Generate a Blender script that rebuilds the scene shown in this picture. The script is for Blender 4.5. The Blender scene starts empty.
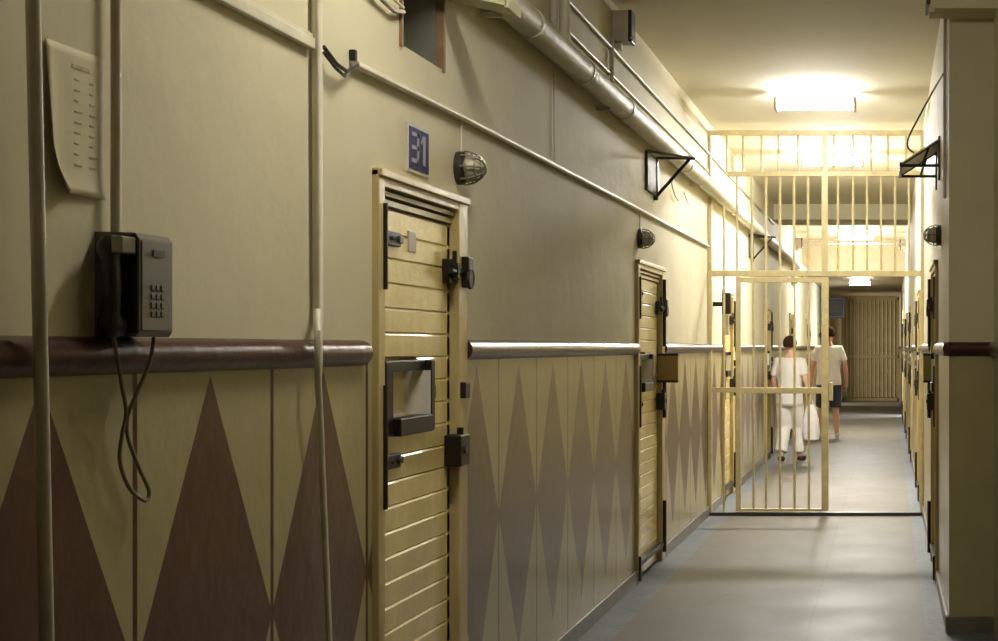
import bpy, bmesh, math, random
from mathutils import Vector, Matrix
random.seed(4)
C = bpy.context.scene.collection
sc = bpy.context.scene
PI = math.pi

# ------------------------------------------------------------------ camera, world, exposure
EYE = 1.493
cam_data = bpy.data.cameras.new('camera')
cam = bpy.data.objects.new('camera', cam_data); C.objects.link(cam)
cam.location = (0, 0, EYE); cam.rotation_euler = (PI/2, 0, 0)
cam_data.sensor_width = 36.0
cam_data.lens = 36.0*1500/998
cam_data.shift_x = -389/998
cam_data.shift_y = 27/998
cam_data.clip_start = 0.05; cam_data.clip_end = 200
sc.camera = cam
w = bpy.data.worlds.new('world'); sc.world = w; w.use_nodes = True
w.node_tree.nodes['Background'].inputs[0].default_value = (0.9, 0.9, 1, 1)
w.node_tree.nodes['Background'].inputs[1].default_value = 0.02
sc.view_settings.view_transform = 'Standard'
sc.view_settings.look = 'None'
sc.view_settings.exposure = 0.0
sc.view_settings.gamma = 1.0
sc.view_settings.use_curve_mapping = False
sc.cycles.use_denoising = True
sc.cycles.max_bounces = 10
sc.cycles.diffuse_bounces = 6

# lamp emission strengths (depth along the corridor -> strength)
LAMPS = [(4.25, 90), (11.8, 150), (15.4, 700), (26.0, 620)]
LAMP_X = -0.57
LAMP_COL = (1.0, 0.975, 0.92)

# ------------------------------------------------------------------ helpers
def lin(c):
    c = c/255.0
    return c/12.92 if c <= 0.04045 else ((c+0.055)/1.055)**2.4
def rgb(r, g, b): return (lin(r), lin(g), lin(b), 1.0)

MATS = {}
def mat(name, col, rough=0.5, var=0.12, scale=6.0, bump=0.0, bscale=None, metallic=0.0, coat=0.0, streak=False, spec=0.5):
    m = bpy.data.materials.new(name); m.use_nodes = True
    nt = m.node_tree; N = nt.nodes; L = nt.links
    b = N['Principled BSDF']
    tc = N.new('ShaderNodeTexCoord'); mp = N.new('ShaderNodeMapping')
    L.new(tc.outputs['Object'], mp.inputs['Vector'])
    if streak: mp.inputs['Scale'].default_value = (1, 1, 0.18)
    nz = N.new('ShaderNodeTexNoise'); nz.inputs['Scale'].default_value = scale; nz.inputs['Detail'].default_value = 5
    L.new(mp.outputs[0], nz.inputs['Vector'])
    cr = N.new('ShaderNodeValToRGB')
    c = col
    cr.color_ramp.elements[0].position = 0.3; cr.color_ramp.elements[1].position = 0.7
    cr.color_ramp.elements[0].color = (c[0]*(1-var), c[1]*(1-var*1.05), c[2]*(1-var*1.2), 1)
    cr.color_ramp.elements[1].color = (min(1, c[0]*(1+var*.6)), min(1, c[1]*(1+var*.6)), min(1, c[2]*(1+var*.6)), 1)
    L.new(nz.outputs['Fac'], cr.inputs['Fac'])
    L.new(cr.outputs['Color'], b.inputs['Base Color'])
    b.inputs['Roughness'].default_value = rough
    b.inputs['Metallic'].default_value = metallic
    b.inputs['Specular IOR Level'].default_value = spec
    if coat: b.inputs['Coat Weight'].default_value = coat; b.inputs['Coat Roughness'].default_value = 0.15
    if bump:
        n2 = N.new('ShaderNodeTexNoise'); n2.inputs['Scale'].default_value = bscale or scale*3; n2.inputs['Detail'].default_value = 4
        L.new(tc.outputs['Object'], n2.inputs['Vector'])
        bp = N.new('ShaderNodeBump'); bp.inputs['Strength'].default_value = bump; bp.inputs['Distance'].default_value = 0.02
        L.new(n2.outputs['Fac'], bp.inputs['Height']); L.new(bp.outputs['Normal'], b.inputs['Normal'])
    MATS[name] = m
    return m

class NT:
    """small math-node writer"""
    def __init__(s, m): s.nt = m.node_tree; s.N = s.nt.nodes; s.L = s.nt.links
    def math(s, op, a, b=None):
        n = s.N.new('ShaderNodeMath'); n.operation = op
        for i, v in enumerate((a, b)):
            if v is None: continue
            if isinstance(v, (int, float)): n.inputs[i].default_value = v
            else: s.L.new(v, n.inputs[i])
        return n.outputs[0]
    def mix(s, f, a, b):
        n = s.N.new('ShaderNodeMix'); n.data_type = 'RGBA'
        for k, v in ((0, f), (6, a), (7, b)):
            if isinstance(v, (int, float)): n.inputs[k].default_value = v
            elif isinstance(v, tuple): n.inputs[k].default_value = v
            else: s.L.new(v, n.inputs[k])
        return n.outputs[2]

def dado_mat(name, phase, period, pattern=True):
    """glossy oil-painted lower wall with tall painted diamonds between thin dark lines"""
    m = bpy.data.materials.new(name); m.use_nodes = True
    t = NT(m); N, L = t.N, t.L
    b = N['Principled BSDF']
    g = N.new('ShaderNodeNewGeometry'); sp = N.new('ShaderNodeSeparateXYZ'); L.new(g.outputs['Position'], sp.inputs[0])
    nz = N.new('ShaderNodeTexNoise'); nz.inputs['Scale'].default_value = 5; nz.inputs['Detail'].default_value = 6
    L.new(g.outputs['Position'], nz.inputs['Vector'])
    wob = t.math('MULTIPLY', t.math('SUBTRACT', nz.outputs['Fac'], 0.5), 0.014)
    cream = t.mix(t.math('MULTIPLY', nz.outputs['Fac'], 0.6), DADO_CREAM, tuple(c*0.62 for c in DADO_CREAM[:3])+(1,))
    if pattern:
        fr = t.math('FRACT', t.math('DIVIDE', t.math('SUBTRACT', sp.outputs['Y'], phase), period))
        d = t.math('MULTIPLY', t.math('ABSOLUTE', t.math('SUBTRACT', fr, 0.5)), 2.0)
        v = t.math('SUBTRACT', 1.0, t.math('DIVIDE', t.math('ABSOLUTE', t.math('SUBTRACT', sp.outputs['Z'], 0.805)), 0.622))
        inside = t.math('GREATER_THAN', t.math('ADD', v, wob), t.math('ADD', d, 0.0))
        line = t.math('GREATER_THAN', d, 1.0-0.020/period)
        brown = t.mix(t.math('MULTIPLY', nz.outputs['Fac'], 0.8), DIAMOND, tuple(c*0.66 for c in DIAMOND[:3])+(1,))
        col = t.mix(inside, cream, brown)
        col = t.mix(line, col, LINE)
    else:
        col = cream
    L.new(col, b.inputs['Base Color'])
    b.inputs['Roughness'].default_value = 0.30; b.inputs['Coat Weight'].default_value = .3; b.inputs['Coat Roughness'].default_value = .2
    n2 = N.new('ShaderNodeTexNoise'); n2.inputs['Scale'].default_value = 14; n2.inputs['Detail'].default_value = 4
    L.new(g.outputs['Position'], n2.inputs['Vector'])
    bp = N.new('ShaderNodeBump'); bp.inputs['Strength'].default_value = 0.16; bp.inputs['Distance'].default_value = 0.02
    L.new(n2.outputs['Fac'], bp.inputs['Height']); L.new(bp.outputs['Normal'], b.inputs['Normal'])
    MATS[name] = m
    return m

class MB:
    def __init__(s): s.v = []; s.f = []; s.mi = []
    def add(s, vs, fs, mi=0):
        o = len(s.v); s.v += [tuple(p) for p in vs]; s.f += [tuple(i+o for i in f) for f in fs]; s.mi += [mi]*len(fs); return s
    def box(s, x0, x1, y0, y1, z0, z1, mi=0, ch=0.0):
        if x0 > x1: x0, x1 = x1, x0
        if y0 > y1: y0, y1 = y1, y0
        if z0 > z1: z0, z1 = z1, z0
        bm = bmesh.new()
        bmesh.ops.create_cube(bm, size=1)
        for q in bm.verts: q.co = Vector(((x0+x1)/2+q.co.x*(x1-x0), (y0+y1)/2+q.co.y*(y1-y0), (z0+z1)/2+q.co.z*(z1-z0)))
        if ch > 0: bmesh.ops.bevel(bm, geom=list(bm.edges), offset=ch, segments=2, affect='EDGES', profile=0.5)
        s.bm(bm, mi); return s
    def bm(s, bm, mi=0):
        bm.verts.index_update()
        s.add([q.co.copy() for q in bm.verts], [[q.index for q in f.verts] for f in bm.faces], mi); bm.free()
    def tube(s, pts, r, n=10, mi=0, closed=False):
        pts = [Vector(p) for p in pts]; k = len(pts)
        rs = r if isinstance(r, (list, tuple)) else [r]*k
        vs = []; fs = []; up = None
        for i, p in enumerate(pts):
            if closed: d = pts[(i+1) % k]-pts[i-1]
            else: d = pts[min(i+1, k-1)]-pts[max(i-1, 0)]
            d.normalize()
            if up is None: up = Vector((0, 0, 1)) if abs(d.z) < 0.9 else Vector((1, 0, 0))
            a = d.cross(up)
            if a.length < 1e-4: a = d.cross(Vector((0, 1, 0)))
            a.normalize(); bb = a.cross(d).normalized(); up = bb
            for j in range(n):
                t = 2*PI*j/n; vs.append(p+a*(math.cos(t)*rs[i])+bb*(math.sin(t)*rs[i]))
        for i in range(k if closed else k-1):
            for j in range(n):
                a0 = i*n+j; a1 = i*n+(j+1) % n; b0 = ((i+1) % k)*n+j; b1 = ((i+1) % k)*n+(j+1) % n
                fs.append((a0, a1, b1, b0))
        if not closed:
            fs.append(tuple(range(n-1, -1, -1))); fs.append(tuple((k-1)*n+j for j in range(n)))
        s.add(vs, fs, mi); return s
    def sphere(s, c, rx, ry=None, rz=None, u=16, v=10, mi=0):
        ry = ry or rx; rz = rz or rx
        bm = bmesh.new(); bmesh.ops.create_uvsphere(bm, u_segments=u, v_segments=v, radius=1)
        for q in bm.verts: q.co = Vector((c[0]+q.co.x*rx, c[1]+q.co.y*ry, c[2]+q.co.z*rz))
        s.bm(bm, mi); return s
    def prism(s, poly, ext, mi=0):
        n = len(poly); e = Vector(ext); p = [Vector(q) for q in poly]
        vs = p+[q+e for q in p]
        fs = [tuple(range(n)), tuple(range(2*n-1, n-1, -1))]+[(i, i+n, (i+1) % n+n, (i+1) % n) for i in range(n)]
        s.add(vs, fs, mi); return s
    def build(s, name, m, parent=None, smooth=False, origin=None):
        me = bpy.data.meshes.new(name)
        o3 = Vector(origin) if origin is not None else Vector((0, 0, 0))
        me.from_pydata([Vector(p)-o3 for p in s.v], [], s.f)
        ms = m if isinstance(m, (list, tuple)) else [m]
        for q in ms: me.materials.append(q)
        for p, i in zip(me.polygons, s.mi): p.material_index = i
        bm = bmesh.new(); bm.from_mesh(me); bmesh.ops.recalc_face_normals(bm, faces=bm.faces); bm.to_mesh(me); bm.free()
        if smooth:
            for p in me.polygons: p.use_smooth = True
            try: me.set_sharp_from_angle(angle=math.radians(40))
            except Exception: pass
        o = bpy.data.objects.new(name, me); C.objects.link(o)
        o.location = o3
        if parent is not None: o.parent = parent
        return o

def tag(o, label, cat, group=None, kind=None):
    o['label'] = label; o['category'] = cat
    if group: o['group'] = group
    if kind: o['kind'] = kind
    return o
def empty(name, loc, label, cat, group=None, kind=None, rz=0):
    o = bpy.data.objects.new(name, None); C.objects.link(o); o.empty_display_size = 0.1
    o.location = loc; o.rotation_euler = (0, 0, rz)
    return tag(o, label, cat, group, kind)
def dup(root, loc, label, rz=0, name=None):
    r = root.copy(); C.objects.link(r); r.location = loc; r.rotation_euler = (0, 0, rz); r['label'] = label
    if name: r.name = name
    for ch in list(root.children):
        c = ch.copy(); C.objects.link(c); c.parent = r
        for g in list(ch.children):
            d = g.copy(); C.objects.link(d); d.parent = c
    return r

# ------------------------------------------------------------------ materials
DADO_CREAM = rgb(176, 166, 126)
DIAMOND = rgb(92, 61, 49)
LINE = rgb(74, 36, 28)
M_wall = mat('upper_wall_paint', rgb(206, 199, 172), rough=0.7, spec=.15, var=0.07, scale=1.6, bump=0.22, bscale=7)
M_dadoA = dado_mat('dado_diamonds_near', 3.187, 0.709)
M_dadoB = dado_mat('dado_diamonds_far', 6.165, 0.665)
M_dadoP = dado_mat('dado_plain', 0, 1, pattern=False)
M_ceil = mat('ceiling_paint', rgb(226, 220, 200), rough=0.8, var=0.05, scale=1.2, bump=0.12)
M_vent = mat('vent_grey', rgb(98, 98, 92), rough=0.8)
M_rail = mat('oxblood_rail_paint', rgb(68, 35, 29), rough=0.28, var=0.25, scale=9, bump=0.1)
M_base = mat('baseboard_grey', rgb(112, 106, 96), rough=0.35, var=0.25, scale=10)
M_cream = mat('cream_door_paint', rgb(236, 216, 150), rough=0.24, coat=.7, var=0.12, scale=9, bump=0.18, bscale=22, streak=True)
M_creamf = mat('cream_frame_paint', rgb(190, 172, 122), rough=0.32, var=0.22, scale=11, bump=0.12, bscale=25, streak=True)
M_gate = mat('cream_gate_paint', rgb(198, 184, 138), rough=0.4, var=0.16, scale=14)
M_black = mat('black_iron', rgb(38, 33, 31), rough=0.42, var=0.3, scale=20, metallic=0.3)
M_dark = mat('dark_grey_steel', rgb(66, 62, 60), rough=0.4, var=0.25, scale=15, metallic=0.3)
M_grey = mat('grey_conduit', rgb(186, 177, 164), rough=0.45, var=0.15, scale=12)
M_pale = mat('pale_conduit', rgb(212, 206, 186), rough=0.4, var=0.12, scale=12)
M_pipe = mat('big_pipe_paint', rgb(190, 184, 160), rough=0.5, var=0.16, scale=7, bump=0.4, bscale=12)
M_board = mat('greenish_board', rgb(190, 188, 150), rough=0.5)
M_wood = mat('brown_wood_edge', rgb(124, 98, 68), rough=0.5, var=0.25, scale=15)
M_phone = mat('phone_grey_shell', rgb(104, 98, 86), rough=0.42, var=0.12, scale=14)
M_handset = mat('handset_black', rgb(26, 24, 26), rough=0.35, var=0.2)
M_metal = mat('worn_metal', rgb(150, 146, 136), rough=0.35, var=0.2, scale=20, metallic=0.6)
M_cord = mat('grey_brown_cord', rgb(120, 108, 92), rough=0.5)
M_paper = mat('old_paper', rgb(206, 198, 166), rough=0.7, var=0.05, scale=8)
M_ink = mat('faded_ink', rgb(178, 168, 138), rough=0.8, var=0.25, scale=40)
M_sign = mat('sign_blue', rgb(52, 52, 92), rough=0.75, var=0.08)
M_signw = mat('sign_white', rgb(196, 194, 186), rough=0.7, var=0.05)
M_signd = mat('sign_digit', rgb(150, 150, 168), rough=0.75, var=0.06)
M_glass = mat('frosted_bulb_glass', rgb(196, 190, 172), rough=0.25, var=0.1)
M_flap = mat('olive_flap', rgb(140, 118, 70), rough=0.4, var=0.15)
M_tan = mat('far_gate_paint', rgb(164, 142, 96), rough=0.45, var=0.15, scale=5)
M_bulk = mat('bulkhead_paint', rgb(156, 140, 110), rough=0.7, var=0.1)
M_skin = mat('skin', rgb(196, 146, 118), rough=0.5, var=0.06)
M_skin2 = mat('skin_pale', rgb(214, 168, 142), rough=0.5, var=0.06)
M_hair = mat('brown_hair', rgb(58, 40, 28), rough=0.9, var=0.2, scale=60, spec=.1)
M_white = mat('white_cotton', rgb(226, 222, 216), rough=0.85, var=0.05, scale=10, bump=0.2, bscale=14)
M_denim = mat('navy_denim', rgb(44, 50, 70), rough=0.8, var=0.2, scale=20)
M_denl = mat('faded_denim', rgb(120, 132, 158), rough=0.8, var=0.2, scale=20)
M_bag = mat('white_plastic_bag', rgb(232, 230, 228), rough=0.4, var=0.06, bump=0.3, bscale=30)
M_shoe = mat('white_trainer', rgb(200, 194, 186), rough=0.6)
M_sandal = mat('dark_sandal', rgb(58, 42, 34), rough=0.6)
M_mon = mat('grey_blue_case', rgb(104, 108, 114), rough=0.4)

def floor_mat():
    m = bpy.data.materials.new('worn_linoleum'); m.use_nodes = True
    t = NT(m); N, L = t.N, t.L; b = N['Principled BSDF']
    g = N.new('ShaderNodeNewGeometry'); sp = N.new('ShaderNodeSeparateXYZ'); L.new(g.outputs['Position'], sp.inputs[0])
    n1 = N.new('ShaderNodeTexNoise'); n1.inputs['Scale'].default_value = 2.2; n1.inputs['Detail'].default_value = 7; n1.inputs['Roughness'].default_value = .65
    n2 = N.new('ShaderNodeTexNoise'); n2.inputs['Scale'].default_value = 11; n2.inputs['Detail'].default_value = 5
    for n in (n1, n2): L.new(g.outputs['Position'], n.inputs['Vector'])
    lino = t.mix(n1.outputs['Fac'], rgb(86, 81, 73), rgb(113, 107, 97))
    bord = t.mix(n2.outputs['Fac'], rgb(72, 79, 88), rgb(122, 127, 131))
    wob = t.math('MULTIPLY', t.math('SUBTRACT', n1.outputs['Fac'], .5), .03)
    x = t.math('ADD', sp.outputs['X'], wob)
    left = t.math('LESS_THAN', x, -1.41); right = t.math('GREATER_THAN', x, 0.20)
    col = t.mix(t.math('MAXIMUM', left, right), lino, bord)
    # darker worn patches
    dirt = t.math('GREATER_THAN', t.math('ADD', n2.outputs['Fac'], t.math('MULTIPLY', t.math('MAXIMUM', left, right), .1)), .68)
    col = t.mix(t.math('MULTIPLY', dirt, .45), col, rgb(74, 72, 68))
    # one lengthwise seam and cross joints
    seam = t.math('LESS_THAN', t.math('ABSOLUTE', t.math('SUBTRACT', sp.outputs['X'], -0.42)), .006)
    yj = t.math('FRACT', t.math('DIVIDE', t.math('SUBTRACT', sp.outputs['Y'], 9.5), 3.84))
    joint = t.math('LESS_THAN', t.math('ABSOLUTE', t.math('SUBTRACT', yj, .003)), .003)
    col = t.mix(t.math('MULTIPLY', t.math('MAXIMUM', seam, joint), .3), col, rgb(82, 76, 66))
    # paler sheet on the right half of alternate lengths
    L.new(col, b.inputs['Base Color'])
    b.inputs['Specular IOR Level'].default_value = .22
    rg = t.math('ADD', .36, t.math('MULTIPLY', n1.outputs['Fac'], .3)); L.new(rg, b.inputs['Roughness'])
    bp = N.new('ShaderNodeBump'); bp.inputs['Strength'].default_value = .03; bp.inputs['Distance'].default_value = .02
    L.new(n1.outputs['Fac'], bp.inputs['Height']); L.new(bp.outputs['Normal'], b.inputs['Normal'])
    return m
M_floor = floor_mat()

def emit_mat(name, strength, col=LAMP_COL):
    m = bpy.data.materials.new(name); m.use_nodes = True
    nt = m.node_tree; nt.nodes.clear()
    e = nt.nodes.new('ShaderNodeEmission'); o = nt.nodes.new('ShaderNodeOutputMaterial')
    e.inputs[0].default_value = col+(1,); e.inputs[1].default_value = strength
    nt.links.new(e.outputs[0], o.inputs[0]); return m

# ------------------------------------------------------------------ the setting
XL, XR, ZC = -1.6, 0.32, 3.5
XN = 0.555           # nearer, wider stretch of the right wall
YP = 7.86            # where the right wall steps in
Y0, Y1 = -2.5, 42.3
YB = 28.0            # where the ceiling drops
ZB = 2.9

DOOR_L = [(5.1425, 0.983), (10.05, 1.12), (14.95, 1.0), (19.85, 1.0), (24.75, 1.0), (29.65, 1.0), (34.5, 1.0)]
DOOR_R = [(10.05, 1.05), (14.95, 1.0), (19.85, 1.0), (24.75, 1.0), (29.65, 1.0)]
DOOR_H = 2.048
VENT = (4.92, 5.39, 2.49, 2.745)

def wall_mesh(xf, thick, ya, yb, opens, zs, mfun, mats):
    """solid wall with its face at xf and real openings cut through; thick<0 goes to -X"""
    ys = sorted(set([ya, yb]+[v for o in opens for v in o[:2]]))
    zz = sorted(set(zs+[v for o in opens for v in o[2:4]]))
    ny, nz = len(ys)-1, len(zz)-1
    def solid(i, j):
        if i < 0 or j < 0 or i >= ny or j >= nz: return False
        cy = (ys[i]+ys[i+1])/2; cz = (zz[j]+zz[j+1])/2
        return not any(o[0] < cy < o[1] and o[2] < cz < o[3] for o in opens)
    b = MB(); xb = xf+thick
    for i in range(ny):
        for j in range(nz):
            if not solid(i, j): continue
            a0, a1, c0, c1 = ys[i], ys[i+1], zz[j], zz[j+1]
            k = mfun((a0+a1)/2, (c0+c1)/2)
            b.add([(xf, a0, c0), (xf, a1, c0), (xf, a1, c1), (xf, a0, c1)], [(0, 1, 2, 3)], k)
            b.add([(xb, a0, c0), (xb, a1, c0), (xb, a1, c1), (xb, a0, c1)], [(0, 1, 2, 3)], k)
            if not solid(i-1, j): b.add([(xf, a0, c0), (xb, a0, c0), (xb, a0, c1), (xf, a0, c1)], [(0, 1, 2, 3)], k)
            if not solid(i+1, j): b.add([(xf, a1, c0), (xb, a1, c0), (xb, a1, c1), (xf, a1, c1)], [(0, 1, 2, 3)], k)
            if not solid(i, j-1): b.add([(xf, a0, c0), (xf, a1, c0), (xb, a1, c0), (xb, a0, c0)], [(0, 1, 2, 3)], k)
            if not solid(i, j+1): b.add([(xf, a0, c1), (xf, a1, c1), (xb, a1, c1), (xb, a0, c1)], [(0, 1, 2, 3)], k)
    return b
def weld(o):
    bm = bmesh.new(); bm.from_mesh(o.data); bmesh.ops.remove_doubles(bm, verts=bm.verts, dist=1e-5)
    bmesh.ops.recalc_face_normals(bm, faces=bm.faces); bm.to_mesh(o.data); bm.free()

RZ = 1.485
fl = MB().box(-1.95, XR+.6, Y0-.3, Y1+.3, -.12, 0).build('floor', M_floor); tag(fl, 'worn grey linoleum corridor floor with blue-grey borders', 'floor', kind='structure')
ce = MB().box(-1.95, XR+.6, Y0-.3, YB, ZC, ZC+.15).build('ceiling', M_ceil); tag(ce, 'plain cream corridor ceiling above the lamps', 'ceiling', kind='structure')
opl = [(c-wd/2, c+wd/2, 0, DOOR_H) for c, wd in DOOR_L]+[VENT, (38.6, 40.2, .02, 2.3)]  # last entry: unseen opening added so the fill light reaches the far gate
wl = wall_mesh(XL, -.34, Y0, Y1, opl, [0, RZ, ZC], lambda y, z: (0 if z > RZ else (1 if y < 5.2 else 2)), None).build('wall_left', [M_wall, M_dadoA, M_dadoB])
weld(wl); tag(wl, 'long cream wall with brown diamond dado and cell doors', 'wall', kind='structure')
opr = [(c-wd/2, c+wd/2, 0, DOOR_H) for c, wd in DOOR_R]+[(32.2, 33.4, .02, 2.3)]
wr = wall_mesh(XR, .34, YP, Y1, opr, [0, RZ, ZC], lambda y, z: (0 if z > RZ else 1), None).build('wall_right', [M_wall, M_dadoP])
weld(wr); tag(wr, 'receding right wall with square end pillar face', 'wall', kind='structure')
wn = wall_mesh(XN, .2, Y0, YP-.001, [], [0, RZ, ZC], lambda y, z: (0 if z > RZ else 1), None).build('wall_right_near', [M_wall, M_dadoP])
weld(wn); tag(wn, 'wall strip at the picture edge beyond the pillar face', 'wall', kind='structure')
tag(MB().box(-1.95, XN+.3, Y0-.3, Y0, 0, ZC).build('wall_back', M_wall), 'plain wall closing the corridor behind the viewer', 'wall', kind='structure')
tag(MB().box(-1.95, XR+.4, Y1, Y1+.3, 0, ZC).build('wall_far', M_bulk), 'tan end wall behind the far gate', 'wall', kind='structure')
tag(MB().box(XL, XR, YB, Y1, ZB, ZC+.15).build('ceiling_low', M_bulk), 'lowered brown ceiling before the far gate', 'ceiling', kind='structure')
tag(MB().box(XL, XR, 21.0, 22.0, 3.285, ZC).build('trim_beam', M_wall), 'cross beam under the ceiling beyond the barred gate', 'beam', kind='structure')
# alcove behind the vent opening
tag(MB().box(-2.0, -1.94, VENT[0]-.05, VENT[1]+.05, VENT[2]-.05, VENT[3]+.05).build('wall_vent_back', M_vent), 'dark back of the vent opening above the first door', 'wall', kind='structure')

# daylight through the open doorway on the right, far down the corridor
dl = bpy.data.lights.new('daylight_and_fill', 'AREA'); dl.shape = 'RECTANGLE'; dl.size = 1.1; dl.size_y = 2.1; dl.energy = 260; dl.color = (.85, .93, 1)
do = bpy.data.objects.new('daylight_and_fill', dl); C.objects.link(do); do.location = (1.3, 32.8, 1.5); do.rotation_euler = (0, math.radians(80), 0)
gate_fill_data = dl.copy(); gate_fill_data.energy = 150; gate_fill_data.color = (1, .95, .85)  # added warm fill light that brightens the far gate from the left
gate_fill = bpy.data.objects.new('daylight_and_fill', gate_fill_data); C.objects.link(gate_fill); gate_fill.location = (-2.6, 38.9, 1.5); gate_fill.rotation_euler = (0, math.radians(-80), math.radians(35))

# baseboards and chair rails run between the doors
def runs(doors, ya, yb, gap=0.0):
    out = []; y = ya
    for c, wd in doors:
        if c-wd/2 > y: out.append((y, c-wd/2-gap))
        y = c+wd/2+gap
    out.append((y, yb)); return out
def half_rail(b, x, ya, yb, z, r, sgn):
    n = 16; prof = [(x+sgn*(math.cos(t)*r*1.0-0.002), z+math.sin(t)*r) for t in [(-PI/2)+PI*i/n for i in range(n+1)]]
    b.prism([(p[0], ya, p[1]) for p in prof], (0, yb-ya, 0))
bb = MB()
for a, c in runs(DOOR_L+[(39.4, 1.6)], Y0, Y1): bb.box(XL, XL+.018, a, c, 0, .085, ch=.004)
tag(bb.build('baseboard_left', M_base), 'grey skirting along the diamond wall', 'skirting', kind='structure')
bb = MB()
for a, c in runs(DOOR_R+[(32.8, 1.2)], YP+.02, Y1): bb.box(XR-.018, XR, a, c, 0, .085, ch=.004)
bb.box(XR-.018, XN, YP-.018, YP, 0, .085, ch=.004)
tag(bb.build('baseboard_right', M_base), 'grey skirting along the right wall and pillar', 'skirting', kind='structure')
bb = MB()
for a, c in runs(DOOR_L+[(39.4, 1.6)], Y0, Y1, .012): half_rail(bb, XL, a, c-(.085 if c < 5 else 0), RZ-(.009 if c < 5 else 0), .039, 1)
tag(bb.build('trim_1', M_rail, smooth=True), 'oxblood half-round rail on the diamond wall', 'rail', kind='structure')
bb = MB()
for a, c in runs(DOOR_R+[(32.8, 1.2)], YP-.04, Y1, .012): half_rail(bb, XR, a, c, RZ, .037, -1)
n = 16
bb.prism([(XR-.03, YP-math.cos(t)*.032+.002, RZ+math.sin(t)*.037) for t in [(-PI/2)+PI*i/n for i in range(n+1)]], (XN-XR+.03, 0, 0))
tag(bb.build('trim_2', M_rail, smooth=True), 'oxblood rail wrapping the right pillar', 'rail', kind='structure')
bb = MB(); half_rail(bb, XN, Y0, YP-.001, RZ, .037, -1)
tag(bb.build('trim_3', M_rail, smooth=True), 'rail on the wall strip at the picture edge', 'rail', kind='structure')

# vent opening: wooden edge strips
vr = empty('vent_frame', (XL, (VENT[0]+VENT[1])/2, VENT[2]), 'brown wooden edging round the dark vent opening above the nearest door', 'frame')
for a in (VENT[0]-.012, VENT[1]-.012):
    MB().box(XL-.045, XL+.010, a, a+.02, VENT[2]-.01, VENT[3], ch=.003).build('side_strip', M_wood, None, origin=vr.location).parent = vr
for ch in vr.children: ch.location = (0, 0, 0)
MB().box(-.30, -.02, VENT[1]-.02-vr.location.y, VENT[1]-.013-vr.location.y, .0, VENT[3]-VENT[2]).build('grey_lining', M_vent, vr)

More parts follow.
